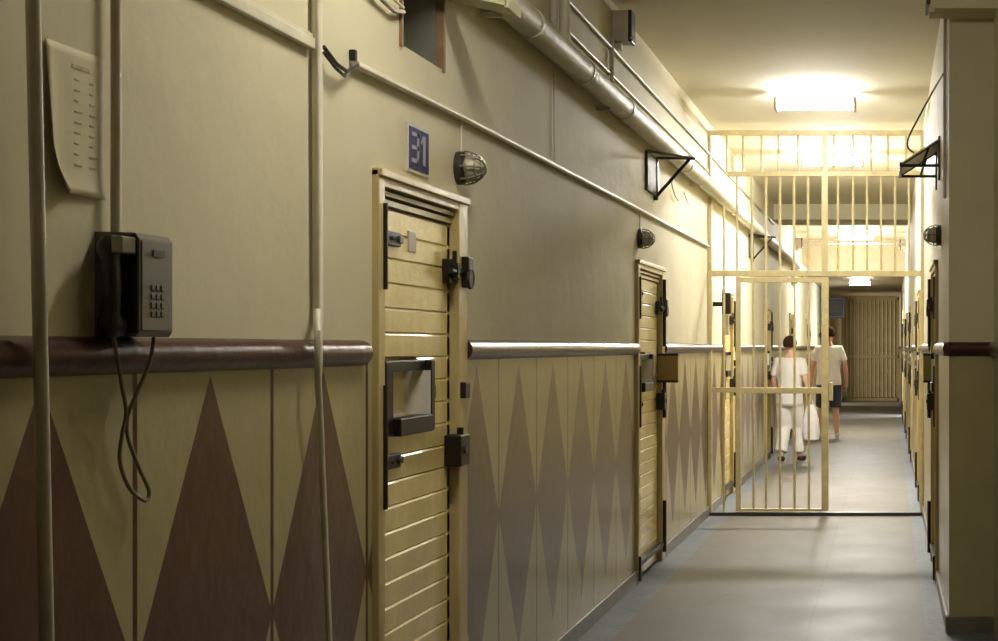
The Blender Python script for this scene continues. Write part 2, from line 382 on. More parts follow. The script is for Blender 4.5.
# ------------------------------------------------------------------ cell doors
def make_door(num, c, wd, side, label, s=1, flap=False, spy=False):
    """local frame: +x out of the wall, y along the wall; s=+1 hinges at -y"""
    root = empty('door_%d' % num, (XL if side < 0 else XR, c, 0), label, 'cell door', 'cell doors', 'structure', 0 if side < 0 else PI)
    h = wd/2; H = DOOR_H; fw = .058
    Y = lambda v: v*s
    f = MB()
    f.box(-.10, .022, Y(-h), Y(-h+fw), 0, H, ch=.004); f.box(-.10, .022, Y(h-fw-.055), Y(h), 0, H, ch=.004)
    f.box(-.10, .020, -h+.01, h-.01, H-.05, H-.001, ch=.003)                 # header, stepped moulding
    f.box(-.02, .032, -h, h+.0, H-.022, H+.004, ch=.004)
    f.box(-.08, .004, -h+.05, h-.05, H-.072, H-.058); f.box(-.08, -.004, -h+.05, h-.05, H-.10, H-.082)
    f.build('frame', M_creamf, root)
    l0, l1 = -h+fw+.004, h-fw-.057
    lb = MB(); top = H-.105; nb = int(round(top/.0795)); bh = (top-.012)/nb
    hz0, hz1 = 1.265, 1.415                                              # food hatch hole
    hy0, hy1 = l0+.095, l0+.425
    for k in range(nb):
        z0 = .012+k*bh; z1 = z0+bh
        segs = [(l0, l1)]
        if z1 > hz0+.02 and z0 < hz1-.02: segs = [(l0, hy0), (hy1, l1)]
        for a, b_ in segs:
            prof = [(-.06, z0+.001), (-.017, z0+.0005), (-.012, z0+.004), (-.012, z1-.008), (-.017, z1-.0005), (-.06, z1-.001)]
            lb.prism([(p[0], Y(a), p[1]) for p in prof], (0, Y(b_)-Y(a), 0))
    lb.box(-.062, -.012, Y(l1-.035), Y(l1-.004), .012, top)             # closing stile
    lb.box(-.062, -.058, Y(l0), Y(l1), .012, top-.01)
    lb.build('leaf', M_cream, root)
    # hatch: reveal, black frame, flap
    rv = MB()
    rv.box(-.12, -.05, Y(hy0-.01), Y(hy0+.004), hz0, hz1); rv.box(-.12, .032, Y(hy1-.006), Y(hy1+.004), hz0, hz1)
    rv.box(-.12, -.05, Y(hy0), Y(hy1), hz0-.01, hz0+.004); rv.box(-.12, -.05, Y(hy0), Y(hy1), hz1-.004, hz1+.01)
    rv.box(-.13, -.118, Y(hy0-.01), Y(hy1+.01), hz0-.01, hz1+.01)
    rv.build('hatch_reveal', M_white, root)
    hf = MB()
    hf.box(-.014, .016, Y(hy0-.07), Y(hy0), hz0-.055, hz1+.035, ch=.004); hf.box(-.014, .036, Y(hy1+.004), Y(hy1+.045), hz0-.055, hz1+.035, ch=.004)
    hf.box(-.014, .040, Y(hy0), Y(hy1+.01), hz0-.058, hz0, ch=.004); hf.box(-.014, .012, Y(hy0), Y(hy1+.01), hz1, hz1+.036, ch=.004)
    hfo = hf.build('hatch_frame', M_black, root)
    if flap:
        fd = .135 if side < 0 else .075
        MB().box(.0, fd, Y(l1-.03), Y(l1-.012), 1.26, 1.44, ch=.003).build('hatch_flap', M_flap, root)
        fb = MB(); fb.box(-.01, fd, Y(l1-.034), Y(l1-.006), 1.435, 1.452); fb.box(-.01, fd, Y(l1-.034), Y(l1-.006), 1.248, 1.265)
        fb.build('flap_strap', M_black, root)
    else:
        hl = MB(); hl.box(-.012, .026, Y(hy1+.046), Y(hy1+.09), 1.315, 1.365, ch=.004); hl.tube([(.012, Y(hy1+.07), 1.36), (.012, Y(hy1+.07), 1.385)], .008)
        hl.build('hatch_latch', M_black, root)
    # strap hinges
    for zb, zt, zs in ((1.675, 1.945, 1.845), (.985, 1.375, 1.125)):
        hg = MB(); hg.tube([(.020, Y(l0-.012), zb), (.020, Y(l0-.012), zt)], .013, 10)
        hg.box(-.012, .006, Y(l0), Y(l0+.20), zs-.024, zs+.024, ch=.004)
        hg.box(-.012, .010, Y(l0+.17), Y(l0+.215), zs-.012, zs+.012, ch=.004)
        ho = hg.build('hinge', M_black, root)
        pv = MB()
        for q in (.05, .11, .17): pv.sphere((.006, Y(l0+q), zs), .008, .008, .008, 8, 6)
        pv.build('rivet', M_dark, ho)
    # upper lock: bolt with staples and hanging ring
    lk = MB(); zk = 1.77
    lk.box(-.012, .016, Y(l1-.10), Y(l1-.01), zk-.045, zk+.045, ch=.004)
    lk.tube([(.026, Y(l1-.13), zk), (.026, Y(h-.01), zk)], .012, 10)
    lk.box(.0, .04, Y(l1-.075), Y(l1-.055), zk-.025, zk+.03); lk.box(.015, .05, Y(h-.085), Y(h-.02), zk-.055, zk+.06, ch=.005)
    lk.tube([(.045+.0, Y(h-.05+.035*math.cos(t)), zk-.02+.035*math.sin(t)) for t in [2*PI*i/14 for i in range(14)]], .007, 8, closed=True)
    lk.tube([(.02, Y(l1-.05), zk+.03), (.02, Y(l1-.05), zk+.075)], .008, 8)
    lk.build('bolt_lock', M_black, root)
    # keeper and lower lock box on the closing side
    MB().box(.018, .042, Y(h-.10), Y(h-.035), 1.305, 1.365, ch=.006).build('keeper', M_black, root)
    lx = MB(); lx.box(-.012, .05, Y(l1-.075), Y(l1+.045), 1.06, 1.175, ch=.006); lx.tube([(.03, Y(l1-.015), 1.172), (.03, Y(l1-.015), 1.20)], .012, 8)
    lo = lx.build('lock_box', M_black, root)
    MB().tube([(.049, Y(l1-.02), 1.12), (.056, Y(l1-.02), 1.12)], .016, 12).build('key_cover', M_dark, lo)
    if spy:
        MB().box(-.013, -.006, Y(l0+.32), Y(l0+.395), 1.815, 1.885, ch=.002).build('spy_plate', M_grey, root)
    else:
        fb = MB(); fb.box(-.012, .03, Y(-h+.04), Y(l1+.03), .10, .13, ch=.004); fb.tube([(.03, Y(l1+.03), .06), (.03, Y(l1+.03), .42)], .016)
        fb.box(.0, .035, Y(-h+.01), Y(-h+.05), .01, .17, ch=.004)
        fb.build('floor_bolt', M_black, root)
        fc = MB(); fc.tube([(.03, Y(l1+.03), 1.0), (.03, Y(l1+.03), 1.28)], .016); fc.tube([(.03, Y(l1+.03), 1.50), (.03, Y(l1+.03), 1.97)], .014)
        fc.build('hinge_pin', M_black, root)
    return root
make_door(1, *DOOR_L[0], -1, 'nearest cream plank cell door with open black food hatch and sign above', s=1, spy=True)
d2 = make_door(2, *DOOR_L[1], -1, 'narrow-looking cream cell door just before the barred gate on the diamond wall', s=1, flap=True)
words = ['first', 'second', 'third', 'fourth', 'fifth', 'sixth']
k = 3
for i, (c, wd) in enumerate(DOOR_L[2:]):
    make_door(k, c, wd, -1, 'cream cell door on the diamond wall, %s past the barred gate' % words[i], s=1); k += 1
for i, (c, wd) in enumerate(DOOR_R):
    lab = 'cream cell door between the right pillar and the barred gate' if i == 0 else 'cream cell door on the right wall, %s past the barred gate' % words[i-1]
    make_door(k, c, wd, 1, lab, s=-1, flap=(i == 0)); k += 1

# ------------------------------------------------------------------ pipes and cables on the left wall
def conduit(name, pts, r, m, label, cat='pipe', n=10, group=None, smooth=True):
    return tag(MB().tube(pts, r, n).build(name, m, smooth=smooth), label, cat, group)
PX, PZ = -1.515, 2.865
pp = empty('heating_pipe', (PX, 4.9, PZ), 'thick cream painted pipe running high along the diamond wall to the gate', 'pipe')
MB().tube([(0, -4.5, 0), (0, 7, 0.0), (0, 22.9, 0)], .061, 20).build('pipe_run', M_pipe, pp, smooth=True)
for y in (6.35, 7.45, 8.6, 11.2, 14.6, 20.5):
    MB().tube([(-.002, y-4.9-.02, 0), (-.002, y-4.9+.02, 0)], .068, 20).build('collar', M_pipe, pp, smooth=True)
for y in (5.9, 8.2, 12.1, 16.0):
    MB().box(-.08, 0, y-4.9-.012, y-4.9+.012, -.075, -.055).build('bracket', M_pipe, pp)
conduit('conduit_pipe', [(-1.585, 2.0, 3.21), (-1.585, 13.2, 3.21), (-1.585, 20.9, 3.21)], .011, M_grey, 'thin grey pipe running along the wall top under the ceiling', 'pipe')
conduit('conduit_pipe', [(-1.588, 7.4, 3.06), (-1.588, 13.2, 3.05)], .009, M_pale, 'thin pale pipe just above the thick heating pipe', 'pipe')
conduit('conduit_pipe', [(-1.58, 8.58, 2.95), (-1.58, 8.58, 3.27)], .013, M_grey, 'short grey riser pipe below the box high on the wall', 'pipe')
conduit('conduit_pipe', [(-1.57, 7.28, 2.94), (-1.57, 7.28, 3.5)], .028, M_pale, 'stout vertical pipe rising from the heating pipe to the ceiling', 'pipe')
conduit('conduit_pipe', [(-1.57, 7.05, 2.94), (-1.57, 7.05, 3.5)], .02, M_grey, 'slimmer grey vertical pipe beside the stout riser at the ceiling', 'pipe')
# cable trunking near the camera, then a thin pipe further on
ct = MB(); ct.box(-1.6, -1.578, 1.5, 4.135, 2.315, 2.345, ch=.003); ct.box(-1.6, -1.585, 1.5, 4.135, 2.345, 2.358)
tag(ct.build('cable_trunking', M_pale), 'flat cream cable trunking high on the wall left of the upright pipe', 'trunking')
conduit('cable_pipe', [(-1.583, 4.46, 2.335), (-1.583, 5.6, 2.35), (-1.583, 9, 2.367), (-1.583, 13.25, 2.385)], .0125, M_pale, 'thin cream pipe running above the cell doors to the gate', 'pipe')
cl = MB(); cl.tube([(-1.58, 4.20, 2.335), (-1.57, 4.27, 2.30), (-1.572, 4.36, 2.295), (-1.578, 4.47, 2.335)], .006, 8)
cl.tube([(-1.58, 4.20, 2.32), (-1.565, 4.25, 2.285), (-1.565, 4.32, 2.275), (-1.575, 4.37, 2.30)], .005, 8)
tag(cl.build('cable', M_dark, smooth=True), 'loose dark cable loop joining trunking and thin pipe beside the upright pipe', 'cable')
tag(MB().box(-1.6, -1.58, 4.45, 4.47, 2.345, 2.378, ch=.003).build('cable_clip', M_black), 'small black clip where the thin cable pipe starts', 'clip')
conduit('cable', [(-1.588, 4.4, 2.62), (-1.58, 4.62, 2.585), (-1.58, 4.8, 2.57), (-1.585, 4.905, 2.59)], .008, M_grey, 'sagging grey cable running to the vent opening', 'cable')
conduit('cable', [(-1.588, 4.5, 2.64), (-1.582, 4.75, 2.61), (-1.585, 4.905, 2.605)], .005, M_pale, 'thin pale cable above the sagging grey cable', 'cable')
# upright pipes
conduit('upright_pipe', [(-1.545, 2.69, 2.78), (-1.545, 2.71, 2.13), (-1.545, 2.755, .95), (-1.545, 2.775, 0)], .0125, M_grey, 'grey upright pipe at the left picture edge crossing the rail', 'pipe', 12)
conduit('upright_pipe', [(-1.578, 3.065, 2.78), (-1.578, 3.065, 1.725)], .010, M_grey, 'grey upright conduit dropping into the wall telephone', 'pipe', 12)
conduit('upright_pipe', [(-1.582, 4.15, 2.78), (-1.582, 4.163, 1.60), (-1.552, 4.085, 1.535), (-1.547, 4.075, 1.45), (-1.552, 4.085, 1.40), (-1.556, 4.11, 1.30), (-1.556, 4.18, .65), (-1.556, 4.20, .0)],
        [.0145, .0145, .012, .011, .0095, .009, .009, .009], M_pale, 'pale upright pipe between telephone and nearest door, bending over the rail', 'pipe', 12)
conduit('lamp_wire', [(-1.592, 5.60, 2.345), (-1.592, 5.59, 2.21)], .004, M_pale, 'short wire dropping to the caged lamp beside the nearest door', 'wire', 8)
conduit('lamp_wire', [(-1.592, 9.62, 2.37), (-1.592, 9.62, 2.24)], .004, M_pale, 'short wire dropping to the caged lamp beside the second door', 'wire', 8)
conduit('lamp_wire', [(-1.593, 7.15, 2.80), (-1.593, 7.16, 2.36)], .003, M_pale, 'pale wire running down the wall from the heating pipe', 'wire', 8)

# sloping board above the vent, under the pipe
sb = empty('wall_board', (-1.6, 5.15, 2.76), 'pale sloping board jutting from the wall above the vent opening', 'board')
MB().prism([(0, .15, -.004), (0, .15, .016), (.25, .15, -.038), (.25, .15, -.058)], (0, .18, 0)).build('top_panel', M_board, sb)
MB().box(.243, .258, .15, .335, -.066, -.026, ch=.003).build('front_edge', M_board, sb)

# boxes high on the wall
def wall_box(y, x, sgn, z, label, grp='square grey boxes high on the walls'):
    r = empty('junction_box', (x, y, z), label, 'box', grp)
    MB().box(0, sgn*.10, -.05, .09, -.09, .09, ch=.006).build('case', M_grey, r)
    MB().box(sgn*.097, sgn*.118, -.052, .092, -.092, .092, ch=.005).build('front_cover', M_black, r)
    MB().sphere((sgn*.112, -.035, -.072), .018, .018, .018, 10, 8).build('indicator', M_signw, r)
    MB().box(sgn*.0, sgn*.05, .0, .04, -.13, -.085).build('gland', M_pale, r)
    return r
wall_box(8.72, XL, 1, 3.355, 'square grey box high on the wall before the barred gate')
wall_box(26.0, XL, 1, 3.30, 'square grey box high on the left wall far beyond the gate')
wall_box(26.3, XR, -1, 3.30, 'square grey box high on the right wall far beyond the gate')
conduit('cross_pipe', [(XL, 26.2, 3.30), (XR, 26.2, 3.30)], .014, M_grey, 'thin pipe crossing the corridor below the farthest ceiling lamp', 'pipe')

# triangular iron brackets under the pipe
def bracket(y, label):
    r = empty('iron_bracket', (XL, y, 2.5), label, 'bracket', 'iron brackets under the pipe')
    MB().box(0, .02, -.40, 0, .03, .29, ch=.003).build('wall_plate', M_sandal, r)
    t = MB(); t.box(0, .028, -.03, .0, 0, .29); t.tube([(.012, -.015, .02), (.25, -.015, .288)], .012, 6)
    t.tube([(.012, -.39, .288), (.255, -.015, .288)], .010, 6); t.tube([(.012, -.015, .288), (.285, -.015, .285)], .010, 6)
    t.build('triangle_frame', M_black, r)
    return r
bracket(10.27, 'dark triangular bracket under the pipe before the barred gate')
bracket(17.6, 'dark triangular bracket under the pipe just beyond the barred gate')
bracket(25.2, 'dark triangular bracket under the pipe far beyond the gate')
cl = MB()
for y0, y1, d in ((10.9, 11.6, .10), (11.6, 12.1, .07)):
    cl.tube([(-1.575, y0+(y1-y0)*t, 2.70-d*4*t*(1-t)) for t in [i/10 for i in range(11)]], .005, 6)
tag(cl.build('cable', M_grey, smooth=True), 'looped cable hanging below the pipe near the gate', 'cable')

# caged bulkhead lamps
def cage_lamp(x, y, z, sgn, label):
    r = empty('bulkhead_lamp', (x, y, z), label, 'wall lamp', 'caged wall lamps')
    MB().tube([(0, 0, 0), (sgn*.022, 0, 0), (sgn*.032, 0, 0)], [.062, .062, .05], 18).build('base', M_dark, r, smooth=True)
    MB().sphere((sgn*.045, 0, 0), .045, .046, .046, 16, 10).build('bulb_glass', M_glass, r, smooth=True)
    g = MB()
    for q in range(8):
        a = 2*PI*q/8
        g.tube([(sgn*(.022+.083*math.sin(t)), math.cos(a)*.062*math.cos(t), math.sin(a)*.062*math.cos(t)) for t in [PI/2*i/8 for i in range(9)]], .0035, 6)
    for d, rr in ((.045, .060), (.075, .048), (.095, .03)):
        g.tube([(sgn*d, rr*math.cos(t), rr*math.sin(t)) for t in [2*PI*i/16 for i in range(16)]], .0032, 6, closed=True)
    g.build('wire_guard', M_metal, r, smooth=True)
    return r
cage_lamp(XL, 5.58, 2.16, 1, 'unlit caged lamp on the wall beside the nearest cell door')
cage_lamp(XL, 9.62, 2.19, 1, 'unlit caged lamp above the second cell door')
cage_lamp(XR, 9.05, 2.17, -1, 'unlit caged lamp on the right wall past the pillar')

# blue number sign 31
sg = empty('number_sign', (XL, 5.095, 2.082), 'small blue sign reading 31 above the nearest cell door', 'sign')
MB().box(0, .006, -.115, .115, -.002, .165, ch=.001).build('border', M_signw, sg)
MB().box(.0055, .009, -.103, .103, .01, .150, ch=.001).build('plate', M_sign, sg)
dg = MB(); e0, e1 = .0085, .0105
for z in (.032, .076, .120): dg.box(e0, e1, -.085, -.01, z, z+.014)
dg.box(e0, e1, -.03, -.008, .032, .134)
dg.box(e0, e1, .035, .062, .032, .134); dg.prism([(e0, .036, .134), (e0, .015, .112), (e0, .015, .100), (e0, .036, .118)], (.002, 0, 0))
dg.build('digits', M_signd, sg)

# paper notice: curls off the wall at its left edge and bottom corner
nu, nv = 12, 18; pv = []; pf = []
for j in range(nv+1):
    for i in range(nu+1):
        u = i/nu; v = j/nv                                  # v from top to bottom
        cur = .022*max(0, 1-u*3.2)**2*(.1+v)+.022*max(0, v-.85)/.15*(.35+.65*(1-u))*.5
        yy = 2.842+u*.215+.03*max(0, v-.7)*(1-u)*3
        pv.append((XL+.0025+cur, yy, 2.080-v*.288+.006*max(0, v-.9)))
for j in range(nv):
    for i in range(nu): a = j*(nu+1)+i; pf.append((a, a+1, a+nu+2, a+nu+1))
pa = empty('paper_notice', (XL, 2.95, 1.93), 'yellowed paper notice curling off the wall left of the telephone', 'paper')
b = MB(); b.add([(p[0]-XL, p[1]-2.95, p[2]-1.93) for p in pv], pf); po = b.build('sheet', M_paper, pa, smooth=True)
sm = po.modifiers.new('thickness', 'SOLIDIFY'); sm.thickness = .0012
ink = MB()
def dash(y0, y1, z, hgt=.0032): ink.box(.0030, .0036, y0-2.95, y1-2.95, z-hgt/2-1.93, z+hgt/2-1.93)
dash(2.935, 3.0, 2.045, .008)
for r_ in range(9):
    z = 2.02-r_*.021
    dash(2.945, 2.945+random.uniform(.012, .03), z); dash(3.0, 3.0+random.uniform(.01, .03), z)
ink.build('faint_print', M_ink, pa)

# wall telephone
ph = empty('wall_telephone', (XL, 3.095, 1.515), 'grey metal pay telephone on the wall above the rail', 'telephone')
ph.scale = (.9, .93, 1)
MB().prism([(0, -.075, .0), (.092, -.075, .0), (.10, -.075, .01), (.10, -.075, .198), (.09, -.075, .21), (0, -.075, .212)], (0, .15, 0)).build('case', M_phone, ph)
MB().box(.0985, .103, -.068, .068, .012, .196, ch=.002).build('front_plate', M_phone, ph)
MB().box(.1025, .106, -.022, .03, .165, .178).build('coin_slot', M_black, ph)
kp = MB()
for i in range(3):
    for j in range(4): kp.box(.1025, .1055, -.03+i*.022, -.015+i*.022, .04+j*.018, .053+j*.018, ch=.002)
kp.build('keypad', mat('keypad_grey', rgb(94, 89, 79)), ph)
MB().box(.02, .095, -.078, -.073, .008, .205).build('shaded_side', M_black, ph)  # black sheet paints in the shade on the near side of the case
cr = MB(); cr.box(.068, .094, -.136, -.075, .165, .20, ch=.004)
cr.build('cradle', M_metal, ph)
hs = MB()
pts = []; rr = []
for i in range(15):
    t = i/14
    pts.append((.050+.012*math.sin(PI*t), -.104-.018*math.sin(PI*t)**.7, .195-.19*t)); rr.append(.027 if t < .18 or t > .82 else .020)
rr[0] = .018; rr[-1] = .018
hs.tube(pts, rr, 14)
hs.tube([(.050, -.104, .178), (.056, -.082, .178)], [.026, .024], 14); hs.tube([(.050, -.104, .022), (.056, -.082, .022)], [.027, .025], 14)
hs.build('handset', M_handset, ph, smooth=True)
def smooth_path(ps, n=8):
    ps = [Vector(p) for p in ps]; out = []
    for i in range(len(ps)-1):
        p0 = ps[max(i-1, 0)]; p1 = ps[i]; p2 = ps[i+1]; p3 = ps[min(i+2, len(ps)-1)]
        for k_ in range(n):
            t = k_/n
            out.append(0.5*((2*p1)+(-p0+p2)*t+(2*p0-5*p1+4*p2-p3)*t*t+(-p0+3*p1-3*p2+p3)*t**3))
    out.append(ps[-1]); return out
def pw(x, y, X):    # point on a plane parallel to the wall
    Yd = 1500*X/(x-888.0); return ((X-XL)/.9, (Yd-3.095)/.93, EYE+(347-y)*Yd/1500-1.515)
cd = [pw(112, 328, -1.55), pw(117, 355, -1.545), pw(122, 385, -1.55), pw(126, 412, -1.56), pw(122, 435, -1.565), pw(120, 462, -1.57), pw(130, 488, -1.572), pw(145, 500, -1.572),
      pw(149, 490, -1.57), pw(139, 467, -1.572), pw(128, 437, -1.575), pw(128, 415, -1.57), pw(138, 390, -1.555), pw(150, 362, -1.54), pw(154, 335, -1.54)]
MB().tube(smooth_path(cd), .0045, 8).build('cord', M_cord, ph, smooth=True)

# ------------------------------------------------------------------ right side
# box duct over the pillar
du = empty('ceiling_duct', (.4, 7.66, 3.21), 'boxed grey duct crossing above the right pillar face', 'duct')
MB().box(-.19, .35, -.07, .18, 0, .288, ch=.006).build('casing', M_wall, du)
MB().box(-.205, -.185, -.075, .185, .02, .288).build('end_cap', M_dark, du)
MB().box(-.195, -.165, -.074, -.05, -.02, .004).build('end_clip', M_signw, du)
# awning-like iron shelf
aw = empty('iron_canopy', (XR, 9.5, 2.6), 'dark sloping iron canopy frame on the right wall before the gate', 'canopy')
MB().prism([(0, -.3, .17), (0, -.3, .182), (-.235, -.3, .03), (-.235, -.3, .018)], (0, .6, 0)).build('sloped_sheet', M_grey, aw)
for y in (-.3, .28):
    t = MB(); t.box(-.012, 0, y, y+.02, -.08, .19); t.tube([(-.235, y+.01, .01), (0, y+.01, .01)], .010, 6); t.tube([(-.24, y+.01, .016), (0, y+.01, .17)], .010, 6); t.tube([(-.11, y+.01, .01), (-.07, y+.01, .12)], .008, 6)
    t.build('side_frame', M_black, aw)
MB().box(-.25, -.232, -.3, .3, .0, .03).build('front_bar', M_black, aw)
conduit('cable', smooth_path([(.315, 8.6, 3.06), (.27, 8.9, 3.02), (.20, 9.15, 2.92), (.13, 9.3, 2.80), (.125, 9.35, 2.74), (.16, 9.4, 2.715)]), .006, M_dark, 'dark cable hanging from the right wall to the iron canopy', 'cable', 8)
conduit('upright_pipe', [(.31, 8.12, 3.3), (.308, 8.12, 3.06), (.308, 8.12, 2.3)], .009, M_grey, 'short dark pipe down the right wall corner near the pillar', 'pipe', 8)
# dark box inside the gate on the left wall
db = empty('wall_switch_box', (XL, 13.72, 1.80), 'dark box on the left wall just behind the gate bars', 'box')
MB().box(.085, .165, -.04, .06, 0, .19, ch=.006).build('case', M_black, db)
MB().box(0, .09, -.01, .03, .07, .11).build('wall_arm', M_black, db)
MB().box(.105, .145, -.02, .02, -.19, .002).build('cable_stem', M_grey, db)

# ------------------------------------------------------------------ barred partition and its gate
GY = 13.33; S = GY/1500
gx = lambda px: (px-888)*S
gz = lambda py: EYE+(347-py)*S
gp = empty('barred_partition', (-.64, GY, 0), 'cream floor-to-ceiling barred partition across the corridor', 'partition')
def G(name, m=M_gate, par=gp): return lambda b: b.build(name, m, par)
ox, oy = gp.location.x, gp.location.y
def gbox(name, x0, x1, z0, z1, d=.02, m=M_gate, par=gp, o=(ox, oy), oz=0, dy=0):
    return MB().box(x0-o[0], x1-o[0], GY-d-o[1]+dy, GY+d-o[1]+dy, z0-oz, z1-oz, ch=.003).build(name, m, par)
gbox('post', XL+.002, XL+.036, 0, 2.83)
gbox('post', XL+.002, XL+.03, 3.0, 3.40)
gbox('post', XR-.034, XR-.002, 0, 3.40)
gbox('post', -.59, -.535, gz(274), 3.40, .026)
gbox('rail', XL+.002, XR-.002, gz(135), gz(130), .024)
gbox('rail', gx(728), XR-.034, gz(176), gz(171), .024)
gbox('rail', XL+.036, XR-.034, gz(276), gz(270), .024)
gbox('rail', XL+.036, gx(738), gz(392), gz(387), .016)
gbox('sill', XL+.002, XR-.002, 0, .03, .035, M_dark)
def gbar(px, y0, y1, r=.0115, par=gp, o=(ox, oy), oz=0, dy=0):
    MB().tube([(gx(px)-o[0], GY-o[1]+dy, gz(y1)-oz), (gx(px)-o[0], GY-o[1]+dy, gz(y0)-oz)], r, 10).build('bar', M_gate, par, smooth=True)
for px in (727, 743, 761.5, 778.5, 798, 834, 853, 871, 888, 906): gbar(px, 134, 172)
for px in (737, 752, 766, 780, 794, 808, 838, 853, 867, 881, 895, 909): gbar(px, 174, 271)
gbar(724, 205, 271); gbar(724, 275, 511)
# the hinged gate leaf
lf = empty('barred_gate', (gx(782), GY, .03), 'cream barred gate leaf with middle rail, shut in the left half of the partition', 'gate')
lo_ = (gx(782), GY); lz = .03
def lbox(name, x0, x1, z0, z1, d=.022): return gbox(name, x0, x1, z0, z1, d, M_gate, lf, lo_, lz)
lbox('stile', gx(736), gx(741), .04, gz(276.5)); lbox('stile', gx(821.5), gx(828.5), .04, gz(276.5))
lbox('rail', gx(741), gx(821.5), gz(282), gz(277)); lbox('rail', gx(741), gx(821.5), gz(393), gz(387)); lbox('rail', gx(741), gx(821.5), .04, gz(508))
for px in (753.6, 766, 780, 794.6, 808.8): gbar(px, 282, 508, .0115, lf, lo_, lz)
MB().box(gx(829)-lo_[0], gx(833)-lo_[0], -.03, .03, gz(400)-lz, gz(382)-lz, ch=.004).build('lock_case', M_gate, lf)

# ------------------------------------------------------------------ far end
fg = empty('far_gate', (-.5, 42.0, 0), 'tan barred gate closing the far end of the corridor', 'gate')
fm = MB(); fm.box(-.78, .80, .04, .06, .1, 2.88)
fm.build('sheet_panel', M_tan, fg)
ff = MB()
for x in (-.78, .76): ff.box(x, x+.05, -.03, .05, 0, 2.89)
for z in (.0, 1.2, 2.82): ff.box(-.78, .81, -.03, .05, z, z+.08)
ff.build('frame', M_tan, fg)
for i in range(13):
    x = -.66+i*.112; MB().tube([(x, 0, .06), (x, 0, 2.84)], .016, 8).build('bar', M_gate, fg, smooth=True)
tag(MB().box(XL, -1.28, 41.0, Y1, 0, ZB).build('wall_far_return', M_bulk), 'short wall return left of the far gate', 'wall', kind='structure')
mo = empty('wall_case', (-1.45, 36.0, 2.2), 'grey box hanging on the wall left of the far gate', 'box')
MB().box(-.15, .42, -.2, .1, 0, .50, ch=.02).build('case', M_mon, mo)
MB().box(-.10, .37, -.21, -.19, .05, .44, ch=.01).build('front_panel', M_dark, mo)

# ------------------------------------------------------------------ ceiling lamps
def ceiling_lamp(y, strength, label, z=ZC, wd=.62):
    r = empty('ceiling_lamp', (LAMP_X-(.2 if y < 5 else 0), y, z-.02), label, 'ceiling lamp', 'fluorescent ceiling lamps')
    b = MB(); b.box(-wd/2, wd/2, -.05, .05, -.045, -.03, ch=.003); b.box(-.2, .2, -.03, .03, -.03, .0195); b.build('base_plate', M_grey, r)
    for s_ in (-1, 1): MB().box(s_*wd/2-.012, s_*wd/2+.012, -.095, .095, -.125, -.03, ch=.004).build('end_cap', M_grey, r)
    n_ = 10; prof = [(-.055, -.0455)]+[(-math.cos(t)*.085, -.06-.055*abs(math.sin(t))**.8) for t in [PI*i/n_ for i in range(n_+1)]]+[(.055, -.0455)]
    d = MB(); d.prism([(-wd/2+.012, p[0], p[1]) for p in prof], (wd-.024, 0, 0))
    d.build('diffuser', emit_mat('lamp_glow_%d' % int(y*10), strength, (1.0, .95, .81) if y < 5 else LAMP_COL), r, smooth=True)
    return r
labs = ['lit fluorescent lamp on the ceiling above the nearest cell door', 'lit fluorescent ceiling lamp in front of the barred gate', 'lit fluorescent ceiling lamp just behind the barred gate top',
        'lit ceiling lamp farthest along, beyond the cross beam']
for (y, s_), lab in zip(LAMPS, labs): ceiling_lamp(y, s_, lab)
ceiling_lamp(30.5, 160, 'small lit lamp under the lowered brown ceiling', z=ZB, wd=.42)

# ------------------------------------------------------------------ people
def skin_obj(name, joints, edges, m, parent, root_i=0, sub=2):
    me = bpy.data.meshes.new(name); keys = list(joints); ix = {k_: i for i, k_ in enumerate(keys)}
    me.from_pydata([joints[k_][:3] for k_ in keys], [(ix[a], ix[b]) for a, b in edges], [])
    me.materials.append(m)
    o = bpy.data.objects.new(name, me); C.objects.link(o)
    o.modifiers.new('skin', 'SKIN').use_smooth_shade = True
    for i, k_ in enumerate(keys):
        sv = me.skin_vertices[0].data[i]; r = joints[k_][3]
        sv.radius = r if isinstance(r, tuple) else (r, r); sv.use_root = (i == root_i)
    s_ = o.modifiers.new('sub', 'SUBSURF'); s_.levels = sub; s_.render_levels = sub
    o.parent = parent
    return o
def chain(*ks): return [(ks[i], ks[i+1]) for i in range(len(ks)-1)]
def hand(J, E, side, wrist, d):
    """palm and five separate bent fingers; d = side sign"""
    w_ = Vector(wrist)
    J['palm'+side] = (w_.x, w_.y+.012, w_.z-.055, .024); E += chain('wrist'+side, 'palm'+side)
    for q, (dy, ln) in enumerate(((-.03, .058), (-.010, .075), (.010, .08), (.03, .072))):
        b = 'f%d%s' % (q, side)
        J[b+'a'] = (w_.x, w_.y+dy+.012, w_.z-.085, .0095); J[b+'b'] = (w_.x-d*.008, w_.y+dy+.012, w_.z-.085-ln*.55, .0085); J[b+'c'] = (w_.x-d*.026, w_.y+dy+.016, w_.z-.085-ln, .0075)
        E += chain('palm'+side, b+'a', b+'b', b+'c')
    J['th'+side+'a'] = (w_.x-d*.02, w_.y+.05, w_.z-.06, .010); J['th'+side+'b'] = (w_.x-d*.026, w_.y+.066, w_.z-.095, .0085)
    E += chain('palm'+side, 'th'+side+'a', 'th'+side+'b')
